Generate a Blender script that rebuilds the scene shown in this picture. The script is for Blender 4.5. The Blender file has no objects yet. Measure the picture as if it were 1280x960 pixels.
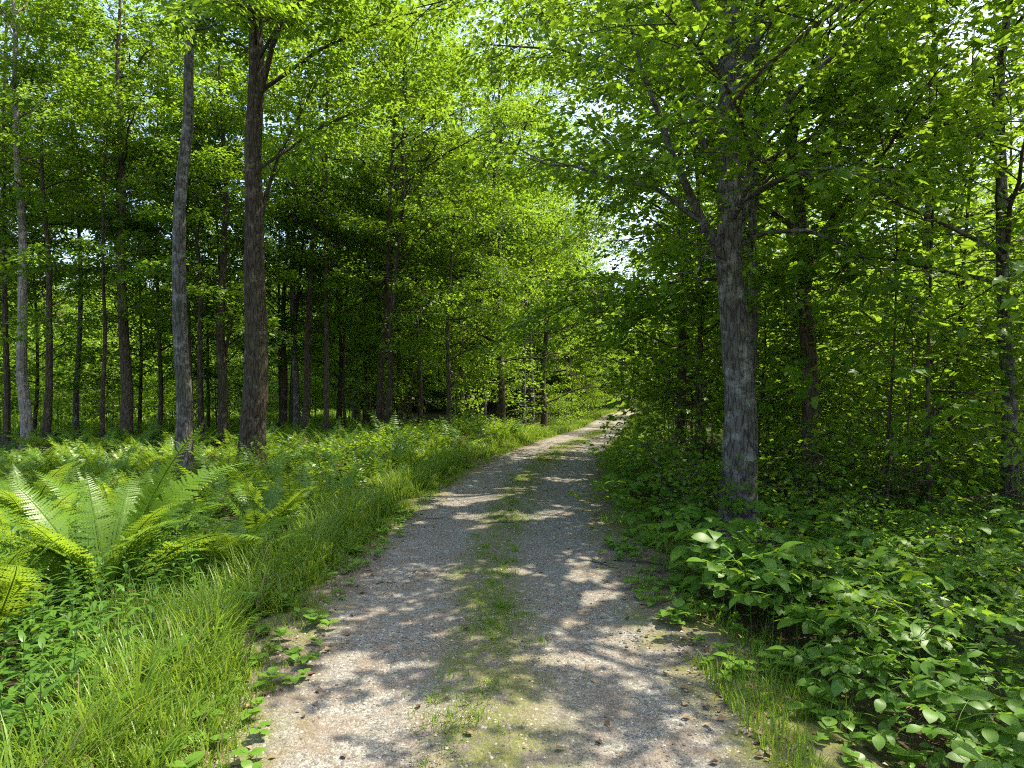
import bpy, math, random
import numpy as np
R = math.radians
sc = bpy.context.scene
col = sc.collection

# ------------------------------------------------------------------ camera, sky, sun, exposure
CAMZ, F = 2.15, 853.0
cam_d = bpy.data.cameras.new('camera'); cam = bpy.data.objects.new('camera', cam_d); col.objects.link(cam)
cam_d.lens = 24.0; cam_d.sensor_width = 36.0; cam_d.clip_end = 2000; cam_d.clip_start = 0.05
cam.location = (0, 0, CAMZ); cam.rotation_euler = (R(90), 0, 0)
sc.camera = cam
SUN_EL, SUN_AZ = 60.0, 66.0            # azimuth: degrees from +Y (ahead) towards +X (right)
SV = np.array([math.sin(R(SUN_AZ))*math.cos(R(SUN_EL)), math.cos(R(SUN_AZ))*math.cos(R(SUN_EL)), math.sin(R(SUN_EL))])
w = bpy.data.worlds.new('World'); sc.world = w; w.use_nodes = True
nt = w.node_tree; nt.nodes.clear()
sky = nt.nodes.new('ShaderNodeTexSky'); sky.sky_type = 'NISHITA'; sky.sun_disc = False
sky.sun_elevation = R(SUN_EL); sky.sun_rotation = R(SUN_AZ); sky.air_density = 1.0; sky.dust_density = 2.5; sky.ozone_density = 0.6
bg = nt.nodes.new('ShaderNodeBackground'); bg.inputs[1].default_value = 0.15
ow = nt.nodes.new('ShaderNodeOutputWorld')
nt.links.new(sky.outputs[0], bg.inputs[0]); nt.links.new(bg.outputs[0], ow.inputs[0])
sd = bpy.data.lights.new('sun', 'SUN'); sun = bpy.data.objects.new('sun', sd); col.objects.link(sun)
sd.energy = 4.0; sd.angle = R(0.53); sd.color = (1.0, 0.92, 0.78)
sun.rotation_euler = (R(90-SUN_EL), 0, R(180-SUN_AZ))
vs = sc.view_settings
vs.view_transform = 'Standard'; vs.look = 'None'; vs.exposure = 1.62; vs.gamma = 1.0; vs.use_curve_mapping = False
cy = sc.cycles
cy.max_bounces = 6; cy.diffuse_bounces = 4; cy.glossy_bounces = 2; cy.transmission_bounces = 6; cy.transparent_max_bounces = 4
cy.use_denoising = False; cy.use_adaptive_sampling = True; cy.adaptive_threshold = 0.02
cy.sample_clamp_indirect = 6.0; cy.filter_width = 1.1

# ------------------------------------------------------------------ numeric helpers
_rs = np.random.RandomState(7); _T = _rs.rand(256, 256)
def vnoise(x, y, s=1.0, o=0):
    x = np.asarray(x, float)/s + o*17.3; y = np.asarray(y, float)/s + o*9.7
    xi = np.floor(x).astype(int); yi = np.floor(y).astype(int); fx = x-xi; fy = y-yi
    fx = fx*fx*(3-2*fx); fy = fy*fy*(3-2*fy)
    a = _T[xi % 256, yi % 256]; b = _T[(xi+1) % 256, yi % 256]; c = _T[xi % 256, (yi+1) % 256]; d = _T[(xi+1) % 256, (yi+1) % 256]
    return (a*(1-fx)+b*fx)*(1-fy)+(c*(1-fx)+d*fx)*fy
def fnoise(x, y, s=1.0, o=0):
    return (vnoise(x, y, s, o)+.5*vnoise(x, y, s/2.1, o+3)+.25*vnoise(x, y, s/4.3, o+5))/1.75
def sstep(a, b, x):
    t = np.clip((np.asarray(x, float)-a)/(b-a), 0, 1); return t*t*(3-2*t)
RY = np.array([-40, -6, 3.8, 6.7, 11.3, 15, 18, 22.4, 32, 42, 50, 60, 72, 88, 110, 150])
RX = np.array([0.3, .25, 0, -.33, -.12, .3, .75, 1.6, 3.6, 5.5, 6.9, 8.6, 11.3, 16, 25, 46])
_dy = np.arange(-40, 150.1, .5); _dx = np.interp(_dy, RY, RX)
_k = np.hanning(15); _k /= _k.sum(); _dx = np.convolve(np.pad(_dx, 7, mode='edge'), _k, mode='valid')
def road_x(y): return np.interp(y, _dy, _dx)
def base_z(y): return -1.25*sstep(17, 62, y)
def lat(x, y): return (np.asarray(x, float)-road_x(y))
def terrain(x, y):
    x = np.asarray(x, float); y = np.asarray(y, float)
    l = np.abs(lat(x, y)); a = sstep(2.0, 6.0, l)
    z = base_z(y) + a*(.5*(fnoise(x, y, 7.0, 1)-.5) + .16*(fnoise(x, y, 1.6, 2)-.5))
    z = z - .12*sstep(2.0, 2.7, l)*(1-sstep(3.0, 4.6, l)) + 1.5*sstep(60, 220, np.hypot(x, y))
    return z
def tz(x, y): return float(terrain(x, y))
def px_ground(px, py):
    d = 12.0
    for _ in range(40):
        x = (px-640)/F*d; z = tz(x, d); d = .5*d + .5*F*(CAMZ-z)/max(py-480, 8)
    return (px-640)/F*d, d
def nrm(v): return v/np.maximum(np.linalg.norm(v, axis=-1, keepdims=True), 1e-9)

def mesh(name, verts, faces, mat=None, attr=None, smooth=False, uv=None):
    """faces: list of (n,k) int arrays"""
    me = bpy.data.meshes.new(name); verts = np.asarray(verts, np.float32)
    me.vertices.add(len(verts)); me.vertices.foreach_set('co', verts.ravel())
    faces = [np.asarray(f, np.int32) for f in faces if len(f)]
    loops = np.concatenate([f.ravel() for f in faces]); tot = np.concatenate([np.full(len(f), f.shape[1], np.int32) for f in faces])
    st = np.concatenate([[0], np.cumsum(tot)[:-1]]).astype(np.int32)
    me.loops.add(len(loops)); me.loops.foreach_set('vertex_index', loops)
    me.polygons.add(len(tot)); me.polygons.foreach_set('loop_start', st)
    if smooth: me.polygons.foreach_set('use_smooth', np.ones(len(tot), bool))
    if uv is not None:
        ul = me.uv_layers.new(name='UVMap'); ul.data.foreach_set('uv', np.asarray(uv, np.float32)[loops].ravel())
    if attr is not None:
        a = me.attributes.new('lv', 'FLOAT', 'POINT'); a.data.foreach_set('value', np.asarray(attr, np.float32))
    me.update(calc_edges=True)
    if mat: me.materials.append(mat)
    return me
def obj(name, me, parent=None, loc=None, rot=None, scale=None):
    o = bpy.data.objects.new(name, me); col.objects.link(o)
    if parent: o.parent = parent
    if loc is not None: o.location = loc
    if rot is not None: o.rotation_euler = rot
    if scale is not None: o.scale = (scale,)*3 if np.isscalar(scale) else scale
    return o
def thing(name, label, cat, loc=(0, 0, 0), rz=0, scale=1, group=None, me=None):
    o = obj(name, me, None, loc, (0, 0, rz), scale); o['label'] = label; o['category'] = cat
    if group: o['group'] = group
    return o
def kind(o, k): o['kind'] = k; return o

class Tubes:
    """collects tapered tubes"""
    def __init__(s): s.v = []; s.f = []; s.n = 0; s.c = []
    def add(s, pts, rad, k=6, rough=0, seed=0):
        pts = np.asarray(pts, float); rad = np.asarray(rad, float); n = len(pts)
        t = nrm(np.gradient(pts, axis=0)); up = np.where(np.abs(t[:, 2:3]) > .9, [[1., 0, 0]], [[0, 0, 1.]])
        if np.abs(t[0, 2]) > .7: up = np.tile([[1., 0, 0]], (n, 1))
        elif np.abs(t[:, 2]).max() < .95: up = np.tile([[0, 0, 1.]], (n, 1))
        a = nrm(np.cross(up, t)); b = np.cross(t, a)
        th = np.arange(k)/k*2*math.pi
        rr = np.repeat(rad[:, None], k, 1)
        if rough:
            L = np.concatenate([[0], np.cumsum(np.linalg.norm(np.diff(pts, axis=0), axis=1))])
            u = np.repeat(th[None], n, 0)*k/4.; vv = np.repeat(L[:, None], k, 1)
            cyc = np.cos(th)[None]*2.2+seed; cys = np.sin(th)[None]*2.2+seed*.7
            rr = rr*(1 + rough*((vnoise(cyc*4.2+vv*1.7, cys*4.2-vv*1.5, .55, seed)-.5)*.45 + (vnoise(cyc+vv*1.1, cys-vv*.9, .9, seed+2)-.5)*.9))
        V = pts[:, None, :] + rr[..., None]*(np.cos(th)[None, :, None]*a[:, None, :] + np.sin(th)[None, :, None]*b[:, None, :])
        i = np.arange(n-1)[:, None]*k; j = np.arange(k)[None]; j2 = (j+1) % k
        q = np.stack([i+j, i+j2, i+k+j2, i+k+j], -1).reshape(-1, 4)+s.n
        s.v.append(V.reshape(-1, 3)); s.f.append(q); s.n += n*k
    def build(s, name, mat): return mesh(name, np.concatenate(s.v), [np.concatenate(s.f)], mat, smooth=True)

def stamp(tv, tf, P, A, N, S, lv=None, rng=None):
    """copies of a leaf template: position P, axis A (local y), normal N (local z), size S"""
    A = nrm(A); X = nrm(np.cross(A, N)); N = np.cross(X, A)
    S = np.asarray(S)[:, None, None] if np.ndim(S) == 1 else np.asarray(S)[:, None, :]
    t = tv[None]*S if S.shape[-1] == 3 else tv[None]*S
    V = P[:, None, :] + t[..., 0:1]*X[:, None, :] + t[..., 1:2]*A[:, None, :] + t[..., 2:3]*N[:, None, :]
    n, k = len(P), len(tv)
    Fc = (tf[None]+(np.arange(n)*k)[:, None, None]).reshape(-1, tf.shape[1])
    at = np.repeat(lv if lv is not None else np.random.rand(n), k)
    return V.reshape(-1, 3), Fc, at
# leaf templates (unit length, y forward)
KITE_V = np.array([[0, 0, 0], [.34, .42, .07], [0, 1, -.1], [-.34, .42, .07]]); KITE_F = np.array([[0, 1, 2], [0, 2, 3]])
MAP_V = np.array([[0, 0, 0], [.30, -.02, .03], [.22, .22, .02], [.55, .40, .0], [.25, .48, .04], [.22, .68, .0], [0, 1, -.10],
                  [-.22, .68, .0], [-.25, .48, .04], [-.55, .40, .0], [-.22, .22, .02], [-.30, -.02, .03], [0, .35, -.03]])
MAP_F = np.array([[12, i, i+1] for i in range(11)] + [[12, 11, 0]])
LOB_V = np.array([[0, 0, 0], [.52, .34, .03], [.25, .52, .05], [0, 1, -.1], [-.25, .52, .05], [-.52, .34, .03]]); LOB_F = np.array([[0, 1, 2], [0, 2, 3], [0, 3, 4], [0, 4, 5]])
OV_V = np.array([[0, 0, 0], [.22, .25, .05], [.27, .5, .06], [0, .5, 0], [-.27, .5, .06], [-.22, .25, .05], [.15, .78, .01], [0, 1, -.09], [-.15, .78, .01]])
OV_F = np.array([[0, 1, 3], [1, 2, 3], [2, 6, 3], [6, 7, 3], [7, 8, 3], [8, 4, 3], [4, 5, 3], [5, 0, 3]])

# ------------------------------------------------------------------ materials
def mat(name):
    m = bpy.data.materials.new(name); m.use_nodes = True; t = m.node_tree; t.nodes.clear()
    o = t.nodes.new('ShaderNodeOutputMaterial'); return m, t, o
def N(t, ty, **kw):
    n = t.nodes.new(ty)
    for k, v in kw.items():
        if k.startswith('i_'): n.inputs[k[2:].replace('_', ' ')].default_value = v
        else: setattr(n, k, v)
    return n
def ramp(t, fac, stops):
    r = t.nodes.new('ShaderNodeValToRGB'); e = r.color_ramp.elements
    while len(e) < len(stops): e.new(.5)
    for x, (p, c) in zip(e, stops): x.position = p; x.color = (*c, 1) if len(c) == 3 else c
    t.links.new(fac, r.inputs[0]); return r.outputs[0]
def mixc(t, fac, a, b, mode='MIX'):
    m = t.nodes.new('ShaderNodeMix'); m.data_type = 'RGBA'; m.blend_type = mode
    for s, v in ((0, fac), (6, a), (7, b)):
        if hasattr(v, 'links'): t.links.new(v, m.inputs[s])
        else: m.inputs[s].default_value = v if s == 0 else (*v, 1)
    return m.outputs[2]
def math_(t, op, a, b=None, clamp=False):
    m = t.nodes.new('ShaderNodeMath'); m.operation = op; m.use_clamp = clamp
    for s, v in ((0, a), (1, b)):
        if v is None: continue
        if hasattr(v, 'links'): t.links.new(v, m.inputs[s])
        else: m.inputs[s].default_value = v
    return m.outputs[0]
def leaf_mat(name, dark, lite, trans, tmix=.45, gloss=.05, rough=.38, veins=False, straw=None):
    m, t, o = mat(name)
    at = N(t, 'ShaderNodeAttribute', attribute_name='lv'); oi = N(t, 'ShaderNodeObjectInfo')
    f = math_(t, 'ADD', math_(t, 'MULTIPLY', at.outputs['Fac'], .7), math_(t, 'MULTIPLY', oi.outputs['Random'], .3))
    c = ramp(t, f, [(0, dark), (.8, lite), (.97, tuple(min(1, x*1.25) for x in lite)), (1, (lite[1]*1.1, lite[1]*1.15, lite[2]))])
    ct = mixc(t, f, tuple(x*.72 for x in trans), tuple(min(1, x*1.15) for x in trans))
    if straw:
        sf = ramp(t, at.outputs['Fac'], [(.90, (0, 0, 0)), (.94, (1, 1, 1))]); c = mixc(t, sf, c, straw); ct = mixc(t, sf, ct, tuple(x*1.1 for x in straw))
    if veins:
        tc = N(t, 'ShaderNodeTexCoord'); sx = N(t, 'ShaderNodeSeparateXYZ'); t.links.new(tc.outputs['Object'], sx.inputs[0]); ax = math_(t, 'ABSOLUTE', sx.outputs[0])
        rib = math_(t, 'LESS_THAN', ax, .0016); ph = math_(t, 'FRACT', math_(t, 'MULTIPLY', math_(t, 'SUBTRACT', sx.outputs[1], math_(t, 'MULTIPLY', ax, .75)), 62))
        vf = math_(t, 'MAXIMUM', rib, math_(t, 'MULTIPLY', math_(t, 'LESS_THAN', ph, .14), .55))
        ns = N(t, 'ShaderNodeTexNoise', i_Scale=45, i_Detail=4); t.links.new(tc.outputs['Object'], ns.inputs['Vector'])
        c = mixc(t, math_(t, 'MULTIPLY', vf, .4), c, (.16, .24, .06)); c = mixc(t, ramp(t, ns.outputs[0], [(.62, (0, 0, 0)), (.75, (.5, .5, .5))]), c, (.11, .17, .02))
    d = N(t, 'ShaderNodeBsdfDiffuse'); tr = N(t, 'ShaderNodeBsdfTranslucent'); g = N(t, 'ShaderNodeBsdfGlossy')
    g.inputs['Roughness'].default_value = rough; g.inputs['Color'].default_value = (.95, 1, .9, 1)
    t.links.new(c, d.inputs[0]); t.links.new(ct, tr.inputs[0])
    a = N(t, 'ShaderNodeMixShader'); a.inputs[0].default_value = tmix
    t.links.new(d.outputs[0], a.inputs[1]); t.links.new(tr.outputs[0], a.inputs[2])
    b = N(t, 'ShaderNodeMixShader'); b.inputs[0].default_value = gloss
    t.links.new(a.outputs[0], b.inputs[1]); t.links.new(g.outputs[0], b.inputs[2]); t.links.new(b.outputs[0], o.inputs[0])
    return m
M_MAPLE = leaf_mat('maple_leaf', (.04, .095, .010), (.095, .175, .016), (.30, .47, .024), .5, .015)
M_FOREST = leaf_mat('forest_leaf', (.032, .085, .010), (.08, .16, .016), (.29, .46, .024), .5, .015)
M_FERN = leaf_mat('fern_leaf', (.06, .135, .012), (.13, .23, .022), (.33, .48, .03), .45, .02)
M_GRASS = leaf_mat('grass_blade', (.06, .135, .012), (.15, .24, .026), (.30, .43, .035), .4, .015, straw=(.30, .25, .12))
M_PLANT = leaf_mat('undergrowth_leaf', (.045, .115, .010), (.085, .185, .015), (.26, .42, .025), .4, .02, .45, True)
M_WEED = leaf_mat('weed_leaf', (.055, .135, .014), (.11, .21, .025), (.26, .43, .04), .4, .025)
M_STEM = leaf_mat('green_stem', (.08, .15, .025), (.11, .19, .035), (.14, .24, .04), .25, .02)

def bark_mat(name, c1, c2, c3, lich=.45, scale=1.0):
    m, t, o = mat(name); tc = N(t, 'ShaderNodeTexCoord'); oi = N(t, 'ShaderNodeObjectInfo')
    mp = N(t, 'ShaderNodeMapping'); mp.inputs['Scale'].default_value = (1, 1, .2)
    ad = N(t, 'ShaderNodeVectorMath', operation='ADD'); t.links.new(tc.outputs['Object'], ad.inputs[0]); t.links.new(oi.outputs['Random'], ad.inputs[1])
    t.links.new(ad.outputs[0], mp.inputs[0])
    n1 = N(t, 'ShaderNodeTexNoise', i_Scale=26*scale, i_Detail=7, i_Roughness=.65); t.links.new(mp.outputs[0], n1.inputs['Vector'])
    vo = N(t, 'ShaderNodeTexVoronoi', feature='DISTANCE_TO_EDGE', i_Scale=15*scale); t.links.new(mp.outputs[0], vo.inputs['Vector'])
    n2 = N(t, 'ShaderNodeTexNoise', i_Scale=5.5, i_Detail=8, i_Roughness=.68); t.links.new(ad.outputs[0], n2.inputs['Vector'])
    n3 = N(t, 'ShaderNodeTexNoise', i_Scale=1.1, i_Detail=3); t.links.new(ad.outputs[0], n3.inputs['Vector'])
    hh = math_(t, 'ADD', n1.outputs[0], math_(t, 'MULTIPLY', math_(t, 'MINIMUM', vo.outputs[0], .14), 2.2))
    c = ramp(t, hh, [(.42, c1), (.86, c2)])
    c = mixc(t, ramp(t, n2.outputs[0], [(lich, (0, 0, 0)), (lich+.16, (1, 1, 1))]), c, c3)
    c = mixc(t, math_(t, 'MULTIPLY', ramp(t, n3.outputs[0], [(.48, (0, 0, 0)), (.7, (1, 1, 1))]), .45), c, (.05, .065, .025))
    p = N(t, 'ShaderNodeBsdfPrincipled', i_Roughness=.9); p.inputs['Specular IOR Level'].default_value = .2
    bp = N(t, 'ShaderNodeBump', i_Strength=1.0, i_Distance=.06); t.links.new(hh, bp.inputs['Height'])
    t.links.new(c, p.inputs['Base Color']); t.links.new(bp.outputs[0], p.inputs['Normal']); t.links.new(p.outputs[0], o.inputs[0])
    return m
B_GREY = bark_mat('grey_lichen_bark', (.035, .028, .02), (.13, .115, .095), (.28, .265, .23), .50)
B_DARK = bark_mat('dark_furrowed_bark', (.018, .013, .008), (.085, .06, .04), (.19, .165, .10), .54)
B_PALE = bark_mat('pale_smooth_bark', (.13, .105, .08), (.26, .22, .175), (.40, .355, .30), .45, .7)
B_BROWN = bark_mat('brown_bark', (.035, .025, .016), (.13, .095, .065), (.22, .18, .125), .56)

# ground
def ground_mat():
    m, t, o = mat('forest_floor'); tc = N(t, 'ShaderNodeTexCoord')
    a = N(t, 'ShaderNodeTexNoise', i_Scale=.8, i_Detail=8, i_Roughness=.65); b = N(t, 'ShaderNodeTexNoise', i_Scale=16, i_Detail=6, i_Roughness=.7)
    v = N(t, 'ShaderNodeTexVoronoi', i_Scale=22)
    for n in (a, b, v): t.links.new(tc.outputs['Object'], n.inputs['Vector'])
    c = ramp(t, b.outputs[0], [(.3, (.025, .018, .011)), (.55, (.07, .05, .03)), (.75, (.13, .10, .06))])
    c = mixc(t, math_(t, 'MULTIPLY', v.outputs['Color'], .35), c, (.15, .105, .06))
    c = mixc(t, ramp(t, a.outputs[0], [(.42, (0, 0, 0)), (.6, (.85, .85, .85))]), c, (.05, .085, .018))
    p = N(t, 'ShaderNodeBsdfPrincipled', i_Roughness=.95); p.inputs['Specular IOR Level'].default_value = .1
    bp = N(t, 'ShaderNodeBump', i_Strength=.8, i_Distance=.05); t.links.new(b.outputs[0], bp.inputs['Height'])
    t.links.new(c, p.inputs['Base Color']); t.links.new(bp.outputs[0], p.inputs['Normal']); t.links.new(p.outputs[0], o.inputs[0]); return m
def meadow_mat():
    m, t, o = mat('meadow_turf'); tc = N(t, 'ShaderNodeTexCoord')
    a = N(t, 'ShaderNodeTexNoise', i_Scale=.35, i_Detail=8, i_Roughness=.7); t.links.new(tc.outputs['Object'], a.inputs['Vector'])
    c = ramp(t, a.outputs[0], [(.3, (.07, .13, .02)), (.5, (.14, .21, .03)), (.7, (.24, .27, .06))])
    p = N(t, 'ShaderNodeBsdfPrincipled', i_Roughness=.95); t.links.new(c, p.inputs['Base Color']); t.links.new(p.outputs[0], o.inputs[0]); return m
def road_mat():
    m, t, o = mat('gravel_drive'); uv = N(t, 'ShaderNodeUVMap'); sp = N(t, 'ShaderNodeSeparateXYZ'); t.links.new(uv.outputs[0], sp.inputs[0])
    def tex(ty, **k):
        n = N(t, ty, **k); t.links.new(uv.outputs[0], n.inputs['Vector']); return n
    v1 = tex('ShaderNodeTexVoronoi', i_Scale=48); v2 = tex('ShaderNodeTexVoronoi', i_Scale=110)
    big = tex('ShaderNodeTexNoise', i_Scale=.9, i_Detail=8, i_Roughness=.62); mid = tex('ShaderNodeTexNoise', i_Scale=3.2, i_Detail=8, i_Roughness=.7)
    fine = tex('ShaderNodeTexNoise', i_Scale=34, i_Detail=5, i_Roughness=.7)
    sv = N(t, 'ShaderNodeSeparateColor'); t.links.new(v1.outputs['Color'], sv.inputs[0])
    sv2 = N(t, 'ShaderNodeSeparateColor'); t.links.new(v2.outputs['Color'], sv2.inputs[0])
    st = math_(t, 'ADD', math_(t, 'MULTIPLY', sv.outputs[0], .5), math_(t, 'MULTIPLY', sv2.outputs[1], .5))
    grav = ramp(t, st, [(0, (.074, .069, .056)), (.45, (.175, .164, .134)), (.8, (.28, .264, .22)), (1, (.41, .39, .335))])
    dirt = ramp(t, fine.outputs[0], [(.3, (.10, .072, .048)), (.7, (.24, .18, .125))])
    c = mixc(t, ramp(t, mid.outputs[0], [(.44, (0, 0, 0)), (.64, (.8, .8, .8))]), grav, dirt)
    au = math_(t, 'ABSOLUTE', math_(t, 'ADD', sp.outputs[0], math_(t, 'MULTIPLY', math_(t, 'SUBTRACT', big.outputs[0], .5), .9)))
    wob = math_(t, 'ADD', au, math_(t, 'MULTIPLY', math_(t, 'SUBTRACT', mid.outputs[0], .5), .9))
    # centre strip: moss and fine soil
    cen = ramp(t, wob, [(.16, (1, 1, 1)), (.55, (0, 0, 0))])
    moss = ramp(t, fine.outputs[0], [(.3, (.06, .072, .012)), (.7, (.17, .18, .035))])
    soil = ramp(t, fine.outputs[0], [(.3, (.08, .062, .042)), (.7, (.20, .165, .115))])
    cm = mixc(t, ramp(t, mid.outputs[0], [(.40, (0, 0, 0)), (.52, (1, 1, 1))]), soil, moss)
    c = mixc(t, math_(t, 'MULTIPLY', cen, .78), c, cm)
    # margins: brown litter, then moss
    ed = ramp(t, math_(t, 'MULTIPLY', wob, .4), [(.47, (0, 0, 0)), (.62, (1, 1, 1))])
    c = mixc(t, ed, c, mixc(t, ramp(t, big.outputs[0], [(.44, (0, 0, 0)), (.56, (1, 1, 1))]), soil, moss))
    p = N(t, 'ShaderNodeBsdfPrincipled', i_Roughness=.92); p.inputs['Specular IOR Level'].default_value = .2
    h = math_(t, 'ADD', math_(t, 'MULTIPLY', math_(t, 'SUBTRACT', 1, v1.outputs['Distance']), .7), math_(t, 'ADD', math_(t, 'MULTIPLY', v2.outputs['Distance'], -.5), fine.outputs[0]))
    bp = N(t, 'ShaderNodeBump', i_Strength=.75, i_Distance=.012); t.links.new(h, bp.inputs['Height'])
    t.links.new(c, p.inputs['Base Color']); t.links.new(bp.outputs[0], p.inputs['Normal']); t.links.new(p.outputs[0], o.inputs[0]); return m
def simple_attr_mat(name, stops, rough=.9):
    m, t, o = mat(name); at = N(t, 'ShaderNodeAttribute', attribute_name='lv')
    c = ramp(t, at.outputs['Fac'], stops); p = N(t, 'ShaderNodeBsdfPrincipled', i_Roughness=rough); p.inputs['Specular IOR Level'].default_value = .25
    t.links.new(c, p.inputs['Base Color']); t.links.new(p.outputs[0], o.inputs[0]); return m
M_STONE = simple_attr_mat('gravel_stone', [(0, (.07, .06, .05)), (.5, (.17, .147, .12)), (.85, (.27, .238, .198)), (1, (.38, .345, .295))])
M_LITTER = simple_attr_mat('dead_leaf', [(0, (.07, .04, .022)), (.5, (.17, .105, .055)), (1, (.30, .22, .13))], .7)

# ------------------------------------------------------------------ the setting
def axis(lo, hi, fine_lo, fine_hi, step, grow=1.14):
    a = list(np.arange(fine_lo, fine_hi+1e-6, step)); s = step; x = fine_hi
    while x < hi: s *= grow; x += s; a.append(x)
    s = step; x = fine_lo; b = []
    while x > lo: s *= grow; x -= s; b.append(x)
    return np.array(b[::-1]+a)
def grid_faces(nx, ny):
    i = np.arange(nx-1)[:, None]*ny; j = np.arange(ny-1)[None]
    return np.stack([i+j, i+ny+j, i+ny+j+1, i+j+1], -1).reshape(-1, 4)
gx = axis(-420, 420, -12, 12, .3); gy = axis(-300, 500, -3, 40, .3)
GX, GY = np.meshgrid(gx, gy, indexing='ij')
kind(obj('ground', mesh('ground', np.stack([GX, GY, terrain(GX, GY)-.012], -1).reshape(-1, 3), [grid_faces(len(gx), len(gy))], ground_mat(), smooth=True)), 'structure')
u = np.linspace(-2.25, 2.25, 41); v = np.arange(-12, 112, .25)
U, V = np.meshgrid(u, v, indexing='ij'); XR = road_x(V)+U
ZR = terrain(XR, V) + .035*(1-sstep(1.7, 2.25, np.abs(U))) - .02*sstep(2.0, 2.25, np.abs(U)) + .022*np.exp(-(U/.42)**2) - .012*np.exp(-((np.abs(U)-.85)/.3)**2) + .02*(fnoise(XR, V, .9, 4)-.5)*(1-sstep(1.8, 2.2, np.abs(U)))
kind(obj('road', mesh('road', np.stack([XR, V, ZR], -1).reshape(-1, 3), [grid_faces(len(u), len(v))], road_mat(), smooth=True, uv=np.stack([U, V], -1).reshape(-1, 2))), 'structure')
def road_z(x, y):
    l = lat(x, y); return terrain(x, y) + .035*(1-sstep(1.7, 2.25, np.abs(l))) + .022*np.exp(-(l/.42)**2) - .012*np.exp(-((np.abs(l)-.85)/.3)**2)
mx = np.linspace(-110, -13, 70); my = np.linspace(33, 78, 40)
MX, MY = np.meshgrid(mx, my, indexing='ij'); MX = MX + (MX > -40)*(MY-33)*.18*0
kind(obj('meadow', mesh('meadow', np.stack([MX, MY, terrain(MX, MY)+.10], -1).reshape(-1, 3), [grid_faces(70, 40)], meadow_mat(), smooth=True)), 'structure')

# ------------------------------------------------------------------ where sun reaches the ground (gaps in the leaf canopy)
LIT = [(-4.5, 6.9, 1.1, .9), (-2.35, 4.45, .5, .42), (-3.0, 6.1, .5, .45), (-1.75, 5.9, .35, .22), (-1.15, 5.2, .4, .22), (-.85, 4.5, .3, .16),
       (.5, 5.25, .6, .2), (.95, 5.7, .4, .22), (-.35, 4.35, .32, .2), (.15, 4.2, .3, .15), (1.35, 4.9, .3, .14), (-.75, 12.8, .95, .5), (-.1, 7.6, .45, .18), (.9, 8.4, .4, .2),
       (-3.7, 14.6, 1.0, .8), (-2.2, 12.8, .8, .5), (1.3, 19.5, 1.2, .6), (.9, 23.5, 1.2, .8), (1.5, 10.6, .3, .4), (1.2, 15.2, .6, .3), (3.0, 13.2, .9, .8),
       (5.7, 11.2, .9, .8), (3.4, 6.5, .4, .25), (4.6, 5.7, .35, .3), (2.4, 4.4, .35, .25), (1.0, 30, 2.4, 4), (6, 33, 1.5, 2.5), (4.0, 44, 5, 9), (-8, 22, 1.2, .9), (-11, 17, 1.0, .8), (-5.5, 18.5, .9, .6), (7.2, 9.5, .7, .5), (1.9, 6.0, .3, .3), (7, 13, 1.5, 1.2), (9.5, 16, 1.6, 1.5), (6, 17, 1, 1), (11, 14, 1.1, 1), (8, 20, 1.6, 1.2), (12.5, 19, 1.5, 1.5), (5.2, 8.6, .6, .5), (6.2, 7.4, .5, .4), (3.9, 8.0, .4, .35)]
def lit(p):
    g = p[:, :2] - SV[:2]*(p[:, 2:3]-tz(0, 5))/SV[2]
    x, y = g[:, 0], g[:, 1]; m = np.zeros(len(p), bool)
    wx = x + (fnoise(x, y, .5, 8)-.5)*.7; wy = y + (fnoise(x, y, .5, 9)-.5)*.6
    for cx, cy_, rx, ry in LIT: m |= ((wx-cx)/rx)**2+((wy-cy_)/ry)**2 < 1
    near = (np.abs(lat(x, y)) < 12) & (y > 0) & (y < 60)
    la = lat(x, y); th = .645 - .04*sstep(20, 34, y) + .06*sstep(-2.5, -4, la) - .085*sstep(1.8, 3.0, la) - .02*(np.abs(la) < 1.9) + .04*(np.abs(la) < 2.5)*(1-sstep(5.5, 7.5, y))
    m |= near & (fnoise(x, y*.9, .62, 6)*.75+fnoise(x, y, 2.6, 7)*.25 > th)
    return m

# ------------------------------------------------------------------ trees
def leaf_cloud(sp_p, sp_d, n_per, size, rng, ls=.75, flat=.16):
    """leaves of flat sprays: positions, axes, normals"""
    ns = len(sp_p); d = nrm(sp_d*np.array([1, 1, .55])); s = nrm(np.cross(d, [0, 0, 1.])); un = nrm(np.cross(s, d))
    tilt = rng.normal(0, .30, (ns, 1)); un = nrm(un+s*tilt); s = nrm(np.cross(d, un))
    a = rng.rand(ns, n_per); b = (rng.rand(ns, n_per)-.5)*2*(.62-.38*a); sgn = np.sign(b)
    L = ls*rng.uniform(.65, 1.25, (ns, 1))
    P = sp_p[:, None] + d[:, None]*(a*L)[..., None] + s[:, None]*(b*L)[..., None] + un[:, None]*(rng.normal(0, .07, a.shape)-.12*a*a)[..., None]
    A = d[:, None]*(.35+.5*a)[..., None] + s[:, None]*(sgn*.75)[..., None] - np.array([0, 0, .25]) + rng.normal(0, .22, (ns, n_per, 3))
    Nn = un[:, None] + rng.normal(0, .34, (ns, n_per, 3))
    S = size*rng.uniform(.65, 1.2, a.shape)
    lv = np.clip(rng.rand(ns, 1)*.5+rng.rand(ns, n_per)*.5, 0, 1)
    return P.reshape(-1, 3), A.reshape(-1, 3), Nn.reshape(-1, 3), S.ravel(), lv.ravel()

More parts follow.
